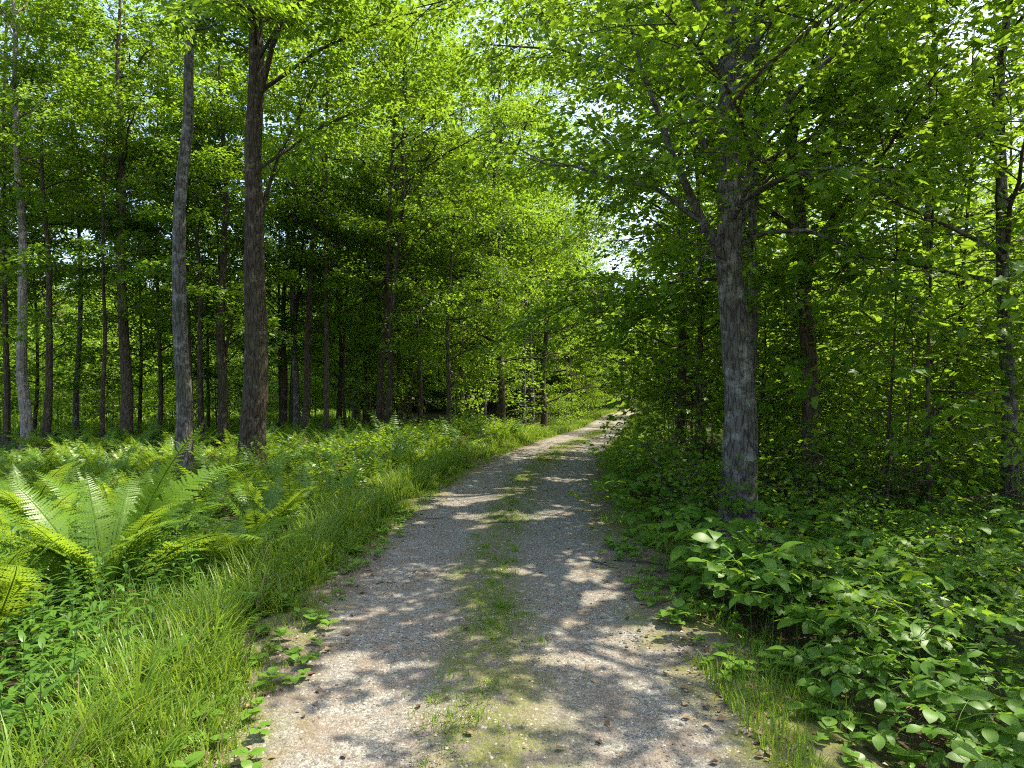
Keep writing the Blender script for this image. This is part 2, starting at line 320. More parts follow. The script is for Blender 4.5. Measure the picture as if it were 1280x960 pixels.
def grow(rng, path, H, rad, hb, Rc, n_prim, n_leaf, size, tmpl, prof='dome', up=(.25, .8), cull=None, mat_leaf=None, limbs=(), skew=.9):
    """path(z)->xy. returns trunk tube spec, list of limb polylines, leaf mesh arrays (all in local metres from tree base)"""
    sprays_p = []; sprays_d = []; limb_specs = []
    prims = []
    for i in range(n_prim):
        f = (i+rng.rand())/n_prim; z = hb+(H*.96-hb)*f**skew
        if prof == 'dome': ln = 1.15*Rc*(.5+.62*math.sin(math.pi*min(1, .22+.72*f)))*rng.uniform(.7, 1.15)*(1 if f < .75 else 1.25-f*.6)
        else: ln = Rc*(1.05-.85*f)*rng.uniform(.75, 1.1)
        az = i*2.399+rng.normal(0, .5); el = (.22+rng.uniform(*up))*(.6+.7*f)
        p = np.array([*path(z), z]); d = np.array([math.cos(az)*math.cos(el), math.sin(az)*math.cos(el), math.sin(el)])
        pts = [p]; n = 6
        for k in range(n):
            d = nrm(d+rng.normal(0, .17, 3)+np.array([0, 0, -.16 if k > 1 else .03])); p = p+d*ln/n; pts.append(p)
        r0 = min(rad*.4*(1-.75*f), .0105*ln+.006); prims.append((np.array(pts), r0, ln))
    for pts, r0 in limbs:
        pts = np.array(pts); ln = np.linalg.norm(np.diff(pts, axis=0), axis=1).sum(); prims.append((pts, r0, ln))
    for pts, r0, ln in prims:
        n = len(pts); twigs = []
        m = max(4, int(ln*2.6))
        for j in range(m):
            f = .22+.78*(j+rng.rand())/m; q = f*(n-1); i0 = min(int(q), n-2); p = pts[i0]+(pts[i0+1]-pts[i0])*(q-i0)
            d0 = nrm(pts[i0+1]-pts[i0]); s = nrm(np.cross(d0, [0, 0, 1.]))*(1 if j % 2 else -1)
            d = nrm(d0*.6+s*rng.uniform(.5, 1.1)+np.array([0, 0, rng.normal(.06, .22)])); l2 = ln*rng.uniform(.2, .42)*(1.15-.6*f)+.35
            e = p+d*l2; mid = (p+e)/2+np.array([0, 0, .05*l2]); twigs.append(np.array([p, mid, e]))
            k = max(2, int(l2/.42))
            for h in range(k):
                g = (h+.6)/k; sprays_p.append(p+(e-p)*g*.9); sprays_d.append(nrm(d+rng.normal(0, .5, 3)*np.array([1, 1, .35])))
        sprays_p.append(pts[-1]); sprays_d.append(nrm(pts[-1]-pts[-2]))
        limb_specs.append((pts, r0, twigs))
    sp = np.array(sprays_p); sdv = np.array(sprays_d); n_per = max(4, int(round(n_leaf/len(sp))))
    P, A, Nn, S, lv = leaf_cloud(sp, sdv, n_per, size, rng)
    if cull is not None:
        k = ~lit(P+np.array(cull)); P, A, Nn, S, lv = P[k], A[k], Nn[k], S[k], lv[k]
    tv, tf = {'kite': (KITE_V, KITE_F), 'maple': (MAP_V, MAP_F), 'ovate': (OV_V, OV_F), 'lobed': (LOB_V, LOB_F)}[tmpl]
    Vv, Ff, at = stamp(tv, tf, P, A, Nn, S, lv)
    return limb_specs, (Vv, Ff, at)
def limb_tube(T, spec, k=5):
    pts, r0, tw = spec; n = len(pts); T.add(pts, r0*np.linspace(1, .18, n), k)
    for t in tw: T.add(t, [min(.012, r0*.4), .008, .003], 3)
def trunk_pts(path, H, rad, n, flare=.55):
    zz = np.concatenate([[-.35], np.linspace(0, 1, n)**1.25*H]); pts = np.array([[*path(max(z, 0)), z] for z in zz])
    rr = rad*(1-.80*np.clip(zz/H, 0, 1)**.9)*(1+flare*np.exp(-np.maximum(zz, 0)/.28)); return pts, rr

N_TREE = [0]
def hero(px, py, pw, path_px, bark, label, H=17, hb=4.5, Rc=3.2, n_leaf=9000, size=.12, tmpl='kite', n_prim=16, limbs=(), leaf=None, name='maple_tree', separate=True, xy=None, rad=None, group=None, prof='dome', up=(.15, .7), rough=.16, seed=None):
    """a tree standing where its foot is seen; path_px = [(x, y)] up the trunk"""
    N_TREE[0] += 1; rng = np.random.RandomState(seed or 100+N_TREE[0]); n_leaf = int(n_leaf*(2.0 if tmpl == 'kite' else 1.4)); hb *= .8; size *= 1.15 if tmpl == 'kite' else 1.0
    x0, d = xy if xy else px_ground(px, py); z0 = tz(x0, d)
    rad = rad or pw/F*d/2
    if d < 13: H = min(H, 11.5)
    elif d < 20: H = min(H, 13.5 if hb < 8 else 17)
    zs = [0]; xs = [0.]; 
    for qx, qy in path_px: zs.append(CAMZ+(480-qy)/F*d-z0); xs.append((qx-640)/F*d-x0)
    if zs[-1] < H: zs.append(H); xs.append(xs[-1] + (xs[-1]-xs[-2])*min(1.0, (H-zs[-2])/max(zs[-2]-zs[-3] if len(zs) > 2 else 5, 2))*.5 if len(xs) > 1 else 0)
    ph = rng.rand(4)*6
    path = lambda z: (np.interp(z, zs, xs)+(.012+.0022*d)*math.sin(z*.75+ph[0])*min(1, z/2)+.015*math.sin(z*1.9+ph[2])*min(1, z/2), .10*math.sin(z*.33+ph[1])*min(1, z/3))
    root = thing(name, label, 'tree', (x0, d, z0), group=group)
    pl = []
    for pts, r0 in limbs:
        a = [np.array([(qx-640)/F*(d+dd)-x0, dd, CAMZ+(480-qy)/F*(d+dd)-z0]) for qx, qy, dd in pts]; pl.append((a, r0))
    specs, (Vv, Ff, at) = grow(rng, path, H, rad, hb, Rc, n_prim, n_leaf, size, tmpl, prof, up, (x0, d, z0), limbs=pl, skew=1.35 if d < 22 else .95)
    T = Tubes(); near = d < 19
    tp, tr = trunk_pts(path, H, rad, 90 if d < 12 else 60 if d < 17 else 36); T.add(tp, tr, 40 if d < 12 else 28 if d < 17 else 12, rough if near else rough*.6, N_TREE[0])
    if not near or not separate:
        for s in specs: limb_tube(T, s, 4)
    obj('trunk', T.build('trunk', bark), root)
    if near and separate:
        for s in specs: L = Tubes(); limb_tube(L, s, 6); obj('limb', L.build('limb', bark), root)
    if len(Vv): kind(obj('crown', mesh('crown', Vv, [Ff], leaf or M_MAPLE, at), root), 'stuff')
    return root

# trees along the left side of the drive
hero(35, 562, 14, [(28, 300), (12, 0)], B_PALE, 'slender pale grey tree with smooth bark, standing among ferns', H=17, hb=11.5, Rc=2.6, n_leaf=6000)
hero(56, 560, 10, [(66, 490), (62, 380), (52, 200), (48, 0)], B_BROWN, 'thin brown tree with a kinked foot beside the pale smooth trunk', H=13, hb=5, Rc=2.2, n_leaf=4500)
hero(96, 512, 20, [(76, 400), (60, 300), (30, 60)], B_DARK, 'stout dark trunk leaning well over behind the pale smooth tree', H=15, hb=6, Rc=3, n_leaf=5000)
hero(157, 556, 15, [(155, 380), (152, 200), (150, 0)], B_BROWN, 'straight brown tree in the fern bed between pale and furrowed trunks', H=16, hb=8, Rc=2.8, n_leaf=6500)
hero(230, 596, 21, [(226, 470), (226, 330), (236, 160), (238, 0)], B_GREY, 'grey furrowed tree with a gently bowed trunk rising behind big fern', H=17, hb=12.6, Rc=3.0, n_leaf=9000, up=(.25, .8))
hero(315, 598, 33, [(318, 400), (317, 200), (317, 0)], B_DARK, 'thickest dark trunk on the fern side, mottled with lichen', H=18, hb=11.8, Rc=3.6, n_leaf=12000,
     limbs=[([(320, 300, 0), (334, 240, .3), (350, 190, .5), (372, 150, .9), (402, 90, 1.2)], .06), ([(318, 150, 0), (340, 60, -.5), (362, 0, -.9), (380, -60, -1.2)], .08), ([(318, 120, 0), (400, 62, .5), (480, 25, 1.2), (565, 5, 2.2)], .055), ([(318, 215, 0), (400, 160, 1.0), (470, 128, 2.0), (545, 115, 3.2)], .05)])
hero(279, 560, 13, [(278, 430), (280, 320), (276, 100)], B_DARK, 'dark tree just behind the thickest trunk on the fern side', H=14, hb=5, Rc=2.4, n_leaf=5000,
     limbs=[([(281, 445, 0), (291, 400, .2), (300, 365, .3), (306, 300, .5)], .06)])
hero(380, 552, 11, [(386, 430), (388, 320), (392, 150), (405, 110)], B_BROWN, 'slim brown tree with an upswept limb arching toward the drive', H=14, hb=5, Rc=2.6, n_leaf=6000,
     limbs=[([(392, 170, 0), (406, 109, .2), (447, 40, .4), (470, -10, .6)], .05), ([(400, 125, 0), (425, 103, .3), (472, 75, .5), (515, 56, .8), (545, 50, 1.0)], .045)])
hero(474, 553, 9, [(480, 420), (490, 250), (492, 60)], B_DARK, 'dark slim trunk, one of a twin pair in lush ferns', H=17, hb=5.4, Rc=4.4, n_leaf=8000, limbs=[([(491, 190, 0), (560, 110, -2), (640, 60, -3.5), (705, 40, -4.5)], .05), ([(491, 240, 0), (560, 190, -1.5), (620, 160, -3), (675, 150, -4)], .045)], group='twin trunks in the ferns')
hero(483, 553, 9, [(490, 420), (501, 250), (508, 60)], B_DARK, 'dark slim trunk, one of a twin pair in lush ferns', H=17, hb=5.4, Rc=4.4, n_leaf=8000, group='twin trunks in the ferns')
hero(446, 530, 11, [(446, 300), (448, 100)], B_GREY, 'grey straight tree behind the twin trunks, the wider of two', H=16, hb=6, Rc=2.6, n_leaf=5000)
hero(461, 530, 8, [(463, 300), (468, 100)], B_GREY, 'grey thin tree close behind the twin trunks', H=15, hb=6, Rc=2.2, n_leaf=4000)
hero(423, 540, 6, [(424, 300), (426, 100)], B_DARK, 'very thin dark sapling trunk between slim brown tree and twin trunks', H=12, hb=5, Rc=1.8, n_leaf=3000)
hero(626, 524, 10, [(626, 400), (620, 250), (624, 80)], B_DARK, xy=(-.54, 33), rad=.19, limbs=[([(620, 250, 0), (660, 150, -1), (700, 80, -2), (730, 20, -3)], .06), ([(621, 200, 0), (650, 60, -1), (690, -40, -2)], .06)], label='dark trunk wrapped in bright leaves where the drive bends', H=19, up=(-.05, .45), hb=3.6, Rc=4.8, n_leaf=13000, n_prim=20)
hero(560, 530, 7, [(562, 400), (566, 200)], B_BROWN, xy=(-2.63, 28), rad=.11, label='thin trunk with low leafy boughs between twin trunks and the bend', H=11, up=(-.25, .35), hb=2.4, Rc=3.0, n_leaf=8000, n_prim=18)
hero(680, 516, 9, [(682, 400), (690, 250)], B_DARK, xy=(2.1, 45), rad=.22, label='small dark trunk by the sunny verge, boughs arching over the drive', H=18, up=(-.25, .35), hb=2.2, Rc=5.0, n_leaf=13000, n_prim=20)
LG = 'slim trunks in the woods on the fern side'
LL = 'slim dark trunk in the woods by the meadow'
for q in [(108, 520, 5, [(104, 300), (100, 60)]), (119, 522, 6, [(118, 300), (116, 60)]), (128, 560, 6, [(131, 400), (134, 100)]), (254, 560, 8, [(250, 400), (246, 150)]), (352, 546, 10, [(356, 400), (362, 120)]),
          (364, 548, 8, [(372, 400), (384, 120)]), (206, 530, 6, [(204, 330), (200, 60)]), (268, 530, 7, [(270, 400), (262, 100)]), (585, 518, 6, [(586, 300)]), (602, 520, 6, [(604, 300)]), (525, 522, 6, [(527, 380), (530, 200)]), (340, 525, 6, [(341, 300)]), (30, 535, 7, [(33, 300)])]:
    hero(q[0], q[1], q[2], q[3], B_DARK, LL, H=12, hb=4.3, Rc=2.1, n_leaf=3600, group=LG)
# trees along the right side
hero(922, 668, 46, [(924, 560), (921, 400), (916, 330), (914, 150), (911, 0)], B_GREY, 'big grey maple trunk with lichen, forking above, close beside the drive', H=18, hb=5.2, Rc=4.2, n_leaf=13000, tmpl='maple', size=.125, n_prim=18, up=(.3, .85), seed=907,
     limbs=[([(914, 335, 0), (895, 310, -.1), (871, 262, -.3), (841, 195, -.5), (822, 139, -.7), (804, 94, -.9), (785, 20, -1.2)], .085), ([(908, 175, 0), (895, 152, .1), (856, 109, .4), (815, 56, .8), (780, 10, 1.1)], .065),
            ([(916, 330, 0), (936, 240, .4), (946, 130, .6), (948, 40, .7), (952, -60, .8)], .06), ([(914, 260, 0), (970, 225, -1.0), (1040, 210, -2.0), (1100, 225, -2.8)], .04)])
hero(938, 640, 17, [(938, 500), (942, 380), (940, 300), (950, 100)], B_GREY, 'thinner grey trunk standing right behind the big forked maple', H=13, hb=4.6, Rc=2.6, n_leaf=5000, tmpl='lobed')
hero(1018, 622, 24, [(1015, 520), (1008, 420), (1000, 330), (990, 210), (985, 100)], B_BROWN, 'brown leaning trunk in the dim woods behind the grey maple', H=16, hb=4.6, Rc=3.4, n_leaf=9000, tmpl='lobed')
hero(990, 575, 18, [(990, 450), (988, 330), (984, 200)], B_BROWN, 'upright brown trunk close behind the leaning one in dim woods', H=15, hb=5, Rc=3.0, n_leaf=6000)
hero(851, 582, 14, [(851, 400), (852, 250), (850, 60)], B_DARK, 'dark trunk at the edge of the drive with branches almost to the ground', H=15, up=(-.25, .35), hb=2.0, Rc=3.4, n_leaf=12000, n_prim=24, leaf=M_FOREST)
hero(882, 592, 9, [(876, 500), (874, 380), (868, 200)], B_DARK, 'thin dark trunk between the big grey maple and low-branched tree', H=11, hb=3, Rc=2.4, n_leaf=6000)
hero(1163, 592, 13, [(1163, 400), (1162, 200), (1161, 0)], B_GREY, 'straight slim tree, dark below and pale above, in the leafy woods', H=16, hb=5.4, Rc=2.8, n_leaf=6000)
hero(1264, 655, 20, [(1262, 500), (1257, 330), (1254, 120), (1262, 0)], B_GREY, 'mottled grey tree rising out of the broad-leaved undergrowth', H=15, hb=4.2, Rc=3.2, n_leaf=8000, tmpl='lobed',
     limbs=[([(1256, 325, 0), (1240, 310, -.2), (1160, 270, -.5), (1120, 255, -.6), (1080, 225, -.8)], .045)])
hero(1190, 620, 7, [(1188, 480), (1200, 330), (1218, 150)], B_DARK, 'thin dark stem leaning between slim and mottled trees in undergrowth', H=9, hb=3, Rc=2.0, n_leaf=3500, tmpl='lobed')
hero(0, 0, 0, [], B_DARK, 'low-branched tree at the inside of the bend', xy=(9.5, 34), rad=.14, H=18, up=(-.25, .35), hb=1.6, Rc=4.8, n_leaf=12000, n_prim=24)
hero(0, 0, 0, [], B_DARK, 'leafy tree leaning over the drive just before the bend', xy=(7.0, 25.5), rad=.15, H=18, up=(-.25, .35), hb=2.2, Rc=5.2, n_leaf=13000, n_prim=24)
hero(0, 0, 0, [], B_BROWN, 'brown trunked maple with boughs roofing the drive', xy=(5.2, 15.5), rad=.13, H=16, hb=6.5, Rc=5.2, n_leaf=15500, n_prim=18, limbs=[([(926, 60, 0), (800, 5, -.6), (690, -15, -1.2), (600, -10, -1.6), (520, 10, -2)], .06), ([(926, 130, 0), (800, 90, -1), (700, 62, -2), (600, 55, -3)], .055), ([(926, 110, 0), (820, 50, 1), (740, 20, 2), (670, 0, 3)], .06), ([(926, 220, 0), (840, 165, 1.5), (770, 120, 3), (700, 100, 4.5)], .055), ([(926, 0, 0), (800, -70, 0), (700, -100, .5)], .06)])

hero(0, 0, 0, [], B_GREY, 'unseen grey tree added to part-shade the broad-leaved undergrowth', xy=(11.2, 8.6), rad=.15, H=11, hb=5, Rc=3.2, n_leaf=4500)  # out of view, added so its crown breaks up the sun on the undergrowth
hero(0, 0, 0, [], B_BROWN, 'added brown maple, trunk out of view, boughs shading undergrowth and gravel', xy=(5.7, 4.9), rad=.16, H=11, hb=6.9, Rc=4.3, n_leaf=9500, tmpl='lobed', up=(.0, .4))  # trunk out of view; added to shade the sunny near gravel and grass
# shared-mesh trees: trunk with limbs, crown
def variant(seed, H, hb, Rc, n_prim, n_leaf, size, tmpl, rad, bark, leaf, prof='dome', up=(.15, .75), k=8):
    rng = np.random.RandomState(seed); ph = rng.rand(2)*6
    path = lambda z: (.12*math.sin(z*.4+ph[0])*min(1, z/2), .12*math.sin(z*.3+ph[1])*min(1, z/2))
    specs, (Vv, Ff, at) = grow(rng, path, H, rad, hb, Rc, n_prim, n_leaf, size, tmpl, prof, up)
    T = Tubes(); tp, tr = trunk_pts(path, H, rad, 26, .4); T.add(tp, tr, k, .12, seed)
    for s in specs: limb_tube(T, s, 4)
    return T.build('trunk', bark), mesh('crown', Vv, [Ff], leaf, at)
TV = [variant(1, 16, 3.8, 3.6, 20, 10500, .14, 'kite', .115, B_BROWN, M_FOREST), variant(2, 18, 4.6, 3.8, 20, 11500, .14, 'kite', .14, B_GREY, M_MAPLE),
      variant(3, 14, 2.4, 3.4, 24, 15000, .155, 'kite', .10, B_DARK, M_FOREST), variant(4, 17, 2.0, 4.0, 26, 18000, .16, 'kite', .13, B_DARK, M_MAPLE)]
LV = [variant(5, 19, 7.0, 4.0, 22, 13500, .16, 'kite', .115, B_BROWN, M_FOREST), variant(6, 20, 7.5, 4.2, 22, 14500, .16, 'kite', .14, B_GREY, M_MAPLE)]
MIX = [LV[0], LV[1], TV[2], TV[0]]; MK = ['brown-trunked', 'tall grey-trunked', 'dark low-branched', 'slender brown low-crowned']
FV = [variant(11, 17, .5, 4.6, 28, 18000, .24, 'kite', .2, B_DARK, M_MAPLE, k=6), variant(12, 15, .4, 4.4, 26, 17000, .24, 'kite', .18, B_BROWN, M_MAPLE, k=6)]
SV_ = [variant(21, 4.2, .9, 1.2, 12, 1000, .14, 'maple', .022, B_DARK, M_MAPLE, up=(.0, .4), k=6), variant(22, 3.0, .6, 1.0, 10, 650, .14, 'maple', .016, B_BROWN, M_MAPLE, up=(.0, .4), k=6),
       variant(23, 5.5, 1.4, 1.5, 14, 1500, .14, 'maple', .03, B_DARK, M_FOREST, up=(.0, .4), k=6), variant(24, 1.7, .4, .75, 8, 260, .125, 'maple', .010, B_BROWN, M_MAPLE, up=(.0, .35), k=5)]
def put(var, x, y, s, rz, name, label, group, cat='tree', dz=0):
    r = thing(name, label, cat, (x, y, tz(x, y)+dz), rz, s, group); a = obj('trunk' if cat == 'tree' else 'stem', var[0], r); b = kind(obj('crown', var[1], r), 'stuff'); return r
BK = ['brown-trunked', 'tall grey-trunked', 'dark low-branched', 'dark-trunked broad-crowned']
SK = ['full-crowned', 'small', 'tall spindly']
def pick(vs_, words, lo, hi, x, y, s0, s1, name, text, group, cat='tree'):
    i = rng.randint(lo, hi); put(vs_[i], x, y, rng.uniform(s0, s1), rng.uniform(0, 6.3), name, (words[i]+' ' if words else '')+text, group, cat)
LEFT_MARKS = [(-17, 24, 'pale smooth tree'), (-11, 19, 'straight brown tree'), (-7.2, 15, 'grey furrowed tree'), (-5.7, 15, 'thickest dark trunk'), (-4.2, 9, 'big shuttlecock ferns'), (-4.7, 22, 'twin trunks'), (-.54, 33, 'leaf-wrapped trunk'), (-7, 24, 'slim upswept brown tree'), (-2.6, 28, 'thin low-boughed trunk')]
RIGHT_MARKS = [(3.14, 9.6, 'big forked grey maple'), (7.6, 10.4, 'mottled grey tree'), (5.4, 12.5, 'leaning brown trunk'), (4.2, 17.5, 'low-branched dark tree'), (8.5, 13.5, 'thin leaning dark stem'), (11, 18, 'slim tree pale above'), (1.9, 6.5, 'weedy edge of the gravel'), (4.5, 5.5, 'open middle of the undergrowth'), (7.0, 25.5, 'tree leaning over the drive')]
def nearest(x, y): return min(LEFT_MARKS if lat(x, y) < 0 else RIGHT_MARKS, key=lambda m: (m[0]-x)**2+(m[1]-y)**2)[2]
taken = [(o.location.x, o.location.y) for o in bpy.data.objects if o.get('category') == 'tree']
def far_enough(x, y, r):
    return all((x-a)**2+(y-b)**2 > r*r for a, b in taken)
rng = np.random.RandomState(5)
def scatter(n, box, mind, test, fn, tries=4000):
    c = 0
    for _ in range(tries):
        if c >= n: break
        x = rng.uniform(box[0], box[1]); y = rng.uniform(box[2], box[3])
        if test(x, y) and far_enough(x, y, mind): taken.append((x, y)); fn(x, y); c += 1
    return c
infr = lambda x, y, m=1.0: abs(x) < .78*y+m
# right woods
scatter(38, (5, 52, 18, 75), 3.4, lambda x, y: infr(x, y, 3) and lat(x, y) > 4.2 and not (x < 25 and y < 31), lambda x, y: pick(TV, BK, 0, 4, x, y, .8, 1.1, 'forest_tree', 'forest tree standing deep in the woods across the drive from the fern bed', 'trees deep in the leafy woods'))
# left woods strip
scatter(15, (-36, -4, 27, 37), 2.4, lambda x, y: infr(x, y, 3) and lat(x, y) < -4.5, lambda x, y: pick(MIX, MK, 0, 4, x, y, .8, 1.05, 'forest_tree', 'forest tree in the belt of woods between the fern bed and meadow', 'trees of the woodland belt by the meadow'))
for x, y in [(-7.5, 27.5), (-4.2, 31), (-1.6, 38), (.8, 43), (-6.5, 34), (-9.5, 30), (-3.8, 44), (-12.5, 26.5), (-16, 28), (-20, 27), (-24, 31), (-2.6, 35.5), (1.4, 48), (-.9, 41)]: taken.append((x, y)); pick(LV, BK, 0, 2, x, y, .8, 1.15, 'forest_tree', 'lofty tree rising above the twin trunks and their neighbours', 'lofty trees behind the twin trunks')
scatter(36, (-12, 14, 38, 92), 2.8, lambda x, y: lat(x, y) < -4.4 and x > -13+(y-36)*.1, lambda x, y: pick(TV, BK, 2, 4, x, y, 1.0, 1.35, 'forest_tree', 'leafy tree on the outside of the bend in the drive', 'trees beyond the bend'))
scatter(60, (-30, 36, 86, 128), 3.2, lambda x, y: abs(lat(x, y)) > 4, lambda x, y: put(FV[rng.randint(2)], x, y, rng.uniform(.85, 1.15), rng.uniform(0, 6.3), 'forest_tree', 'distant tree closing the view at the far end of the drive', 'distant trees at the end of the drive'))
scatter(80, (-100, -12, 76, 104), 3.0, lambda x, y: infr(x, y, 6), lambda x, y: put(FV[rng.randint(2)], x, y, rng.uniform(.8, 1.15), rng.uniform(0, 6.3), 'forest_tree', 'tree in the sunny row beyond the far side of the meadow', 'trees beyond the meadow'))
scatter(60, (34, 100, 40, 105), 3.4, lambda x, y: infr(x, y, 5) and lat(x, y) > 20, lambda x, y: put(FV[rng.randint(2)], x, y, rng.uniform(.8, 1.15), rng.uniform(0, 6.3), 'forest_tree', 'far-off tree at the back of the woods behind the grey maple', 'far trees at the back of the woods'))
for x, y in [(28, 29), (18.5, 25.5)]: taken.append((x, y)); pick(TV, BK, 0, 2, x, y, .9, 1.1, 'forest_tree', 'forest tree standing behind the slim tree pale above', 'trees behind the slim pale-topped tree')
for x, y in [(8.5, 82), (10.5, 89), (6.5, 76), (12, 96)]: taken.append((x, y)); put(FV[rng.randint(2)], x, y, rng.uniform(.55, .75), rng.uniform(0, 6.3), 'forest_tree', 'low bushy tree crowding the verge where the drive disappears', 'bushy trees at the end of the drive')
# saplings
scatter(75, (-44, -12, 38, 58), 1.4, lambda x, y: infr(x, y, 1), lambda x, y: put(SV_[rng.randint(2)], x, y, rng.uniform(.9, 1.9), rng.uniform(0, 6.3), 'meadow_shrub', 'sunlit leafy shrub standing in the open meadow grass', 'shrubs in the meadow', 'shrub'))
scatter(26, (-4, 14, 34, 78), 1.2, lambda x, y: 2.6 < abs(lat(x, y)) < 4.6, lambda x, y: put(SV_[rng.randint(2)], x, y, rng.uniform(.6, 1.0), rng.uniform(0, 6.3), 'maple_sapling', 'bushy sapling on the sunny grass verge around the bend', 'saplings on the far verges', 'sapling'))
SL, SG = 'leafy maple sapling in the dim woods, nearest the ', 'maple saplings in the leafy woods'
scatter(90, (3, 26, 9.5, 30), .8, lambda x, y: infr(x, y, 1) and lat(x, y) > 3.3 and not (x < 4.2 and y < 11.5) and not (x < .6*y and y < 10.5), lambda x, y: pick(SV_, SK, 0, 3, x, y, .8, 1.5, 'maple_sapling', SL+nearest(x, y), SG, 'sapling'))
scatter(16, (-26, 0, 28, 38), 1.5, lambda x, y: infr(x, y, 1) and lat(x, y) < -4.3, lambda x, y: pick(SV_, SK, 0, 3, x, y, .8, 1.5, 'maple_sapling', 'leafy sapling growing behind the fern bed near the meadow', 'saplings behind the fern bed', 'sapling'))
scatter(16, (-9, 3, 14, 34), 1.2, lambda x, y: -5.5 < lat(x, y) < -3.0 and infr(x, y, 0), lambda x, y: put(SV_[3], x, y, rng.uniform(.4, .7), rng.uniform(0, 6.3), 'roadside_shrub', 'bushy young shrub mounded in the ferns along the drive', 'shrubs in the fern bed', 'shrub'))
scatter(16, (2, 6.5, 4.6, 9), .5, lambda x, y: infr(x, y, 0) and lat(x, y) > 2.5 and not abs(x/y-.33) < .08, lambda x, y: put(SV_[3], x, y, rng.uniform(.36, .5), rng.uniform(0, 6.3), 'maple_seedling', 'small maple seedling with lobed leaves among the broad-leaved plants', 'maple seedlings in the undergrowth', 'seedling'))
scatter(30, (2, 11, 9, 16), .6, lambda x, y: infr(x, y, 0) and not abs(x/y-.33) < .06 and 2.4 < lat(x, y) < 9 and not (abs(x-.33*y) < .4 and y < 9.8), lambda x, y: put(SV_[3], x, y, rng.uniform(.6, 1.0), rng.uniform(0, 6.3), 'maple_seedling', 'knee-high maple seedling with lobed leaves, nearest the '+nearest(x, y), 'maple seedlings round the grey maple', 'seedling'))

# ------------------------------------------------------------------ ferns
def frond(seed, L, wid, pairs, arch, mat_):
    rng = np.random.RandomState(seed); t = np.linspace(0, 1, 14)
    x = L*(t*(.30+.50*arch*t)); z = L*(1.0*t-.50*arch*t**2.6); y = .04*L*np.sin(t*2+seed)*t
    rach = np.stack([x, y, z], -1); T = Tubes(); T.add(rach, np.linspace(.006, .0015, 14)*L/.9, 3)
    f = np.repeat(np.linspace(.13, .985, pairs), 2); sg = np.tile([1., -1.], pairs)
    P = np.stack([np.interp(f, t, rach[:, i]) for i in range(3)], -1)
    tn = nrm(np.stack([np.interp(f+.02, t, rach[:, i])-np.interp(f-.02, t, rach[:, i]) for i in range(3)], -1))
    s = nrm(np.cross(tn, [0, 0, 1.])); un = nrm(np.cross(s, tn))
    ln = wid*np.minimum((f/.42)**.7, np.maximum((1.02-f)/.58, .04)**.85)*rng.uniform(.9, 1.06, len(f))
    A = s*sg[:, None]+tn*.38+un*.16-np.array([0, 0, .12])+rng.normal(0, .05, P.shape)
    # a serrated pinna
    pv = [[0, 0, 0]]; n = 6
    for i in range(n):
        u_ = (i+.35)/n; v_ = (i+.9)/n; wv = .125*(1-.75*u_); pv += [[wv, u_+.05, .03-.1*u_*u_], [-wv, u_+.05, .03-.1*u_*u_], [wv*.45, v_, -.1*v_*v_], [-wv*.45, v_, -.1*v_*v_]]
    pv = np.array(pv); pf = [[0, 1, 2]]
    for i in range(n):
        a = 1+4*i; pf += [[a, a+2, a+3], [a, a+3, a+1]]
        if i < n-1: pf += [[a+2, a+4, a+5], [a+2, a+5, a+3]]
    V, Fc, at = stamp(pv, np.array(pf), P, A, un+s*(sg*-.15)[:, None], ln, rng.rand(len(P))*.4+.3)
    k = T.n; tv = np.concatenate(T.v)
    return mesh('frond', np.concatenate([tv, V]), [np.concatenate(T.f), Fc+k], mat_, np.concatenate([np.full(k, .5), at]))
def frond_lo(seed, L, wid, pairs, arch, mat_):
    rng = np.random.RandomState(seed); t = np.linspace(0, 1, 8)
    x = L*(t*(.42+.5*arch*t)); z = L*(.95*t-.58*arch*t**2.3); rach = np.stack([x, 0*x, z], -1); T = Tubes(); T.add(rach, np.linspace(.005, .0015, 8), 3)
    f = np.repeat(np.linspace(.2, .98, pairs), 2); sg = np.tile([1., -1.], pairs)
    P = np.stack([np.interp(f, t, rach[:, i]) for i in range(3)], -1); tn = nrm(np.stack([np.interp(f+.03, t, rach[:, i])-np.interp(f-.03, t, rach[:, i]) for i in range(3)], -1))
    s = nrm(np.cross(tn, [0, 0, 1.])); un = nrm(np.cross(s, tn)); ln = wid*np.minimum((f/.3)**.5, np.maximum((1.03-f)/.72, .05))*rng.uniform(.85, 1.1, len(f))
    A = s*sg[:, None]+tn*.5-np.array([0, 0, .15])+rng.normal(0, .1, P.shape)
    pv = np.array([[0, 0, 0], [.15, .3, .03], [-.15, .3, .03], [.06, .62, 0], [-.06, .62, 0], [0, 1, -.12], [.13, .52, .02], [-.13, .52, .02]]); pf = np.array([[0, 1, 2], [1, 6, 3], [1, 3, 4], [1, 4, 2], [2, 4, 7], [3, 5, 4]])
    V, Fc, at = stamp(pv, pf, P, A, un+rng.normal(0, .12, P.shape), ln, rng.rand(len(P))*.6+.2); k = T.n
    return mesh('frond', np.concatenate([np.concatenate(T.v), V]), [np.concatenate(T.f), Fc+k], mat_, np.concatenate([np.full(k, .5), at]))
FR = [frond(i, 1.3, .21, 46, a, M_FERN) for i, a in enumerate((.35, .6, .85, 1.05))]
FL = [frond_lo(40+i, .72, .17, 16, a, M_FERN) for i, a in enumerate((.35, .6, .85, 1.1))]
M_DRY = leaf_mat('dry_fern', (.12, .10, .03), (.22, .17, .06), (.3, .25, .07), .4, .02)
FLD = frond_lo(47, .66, .15, 15, 1.15, M_DRY)
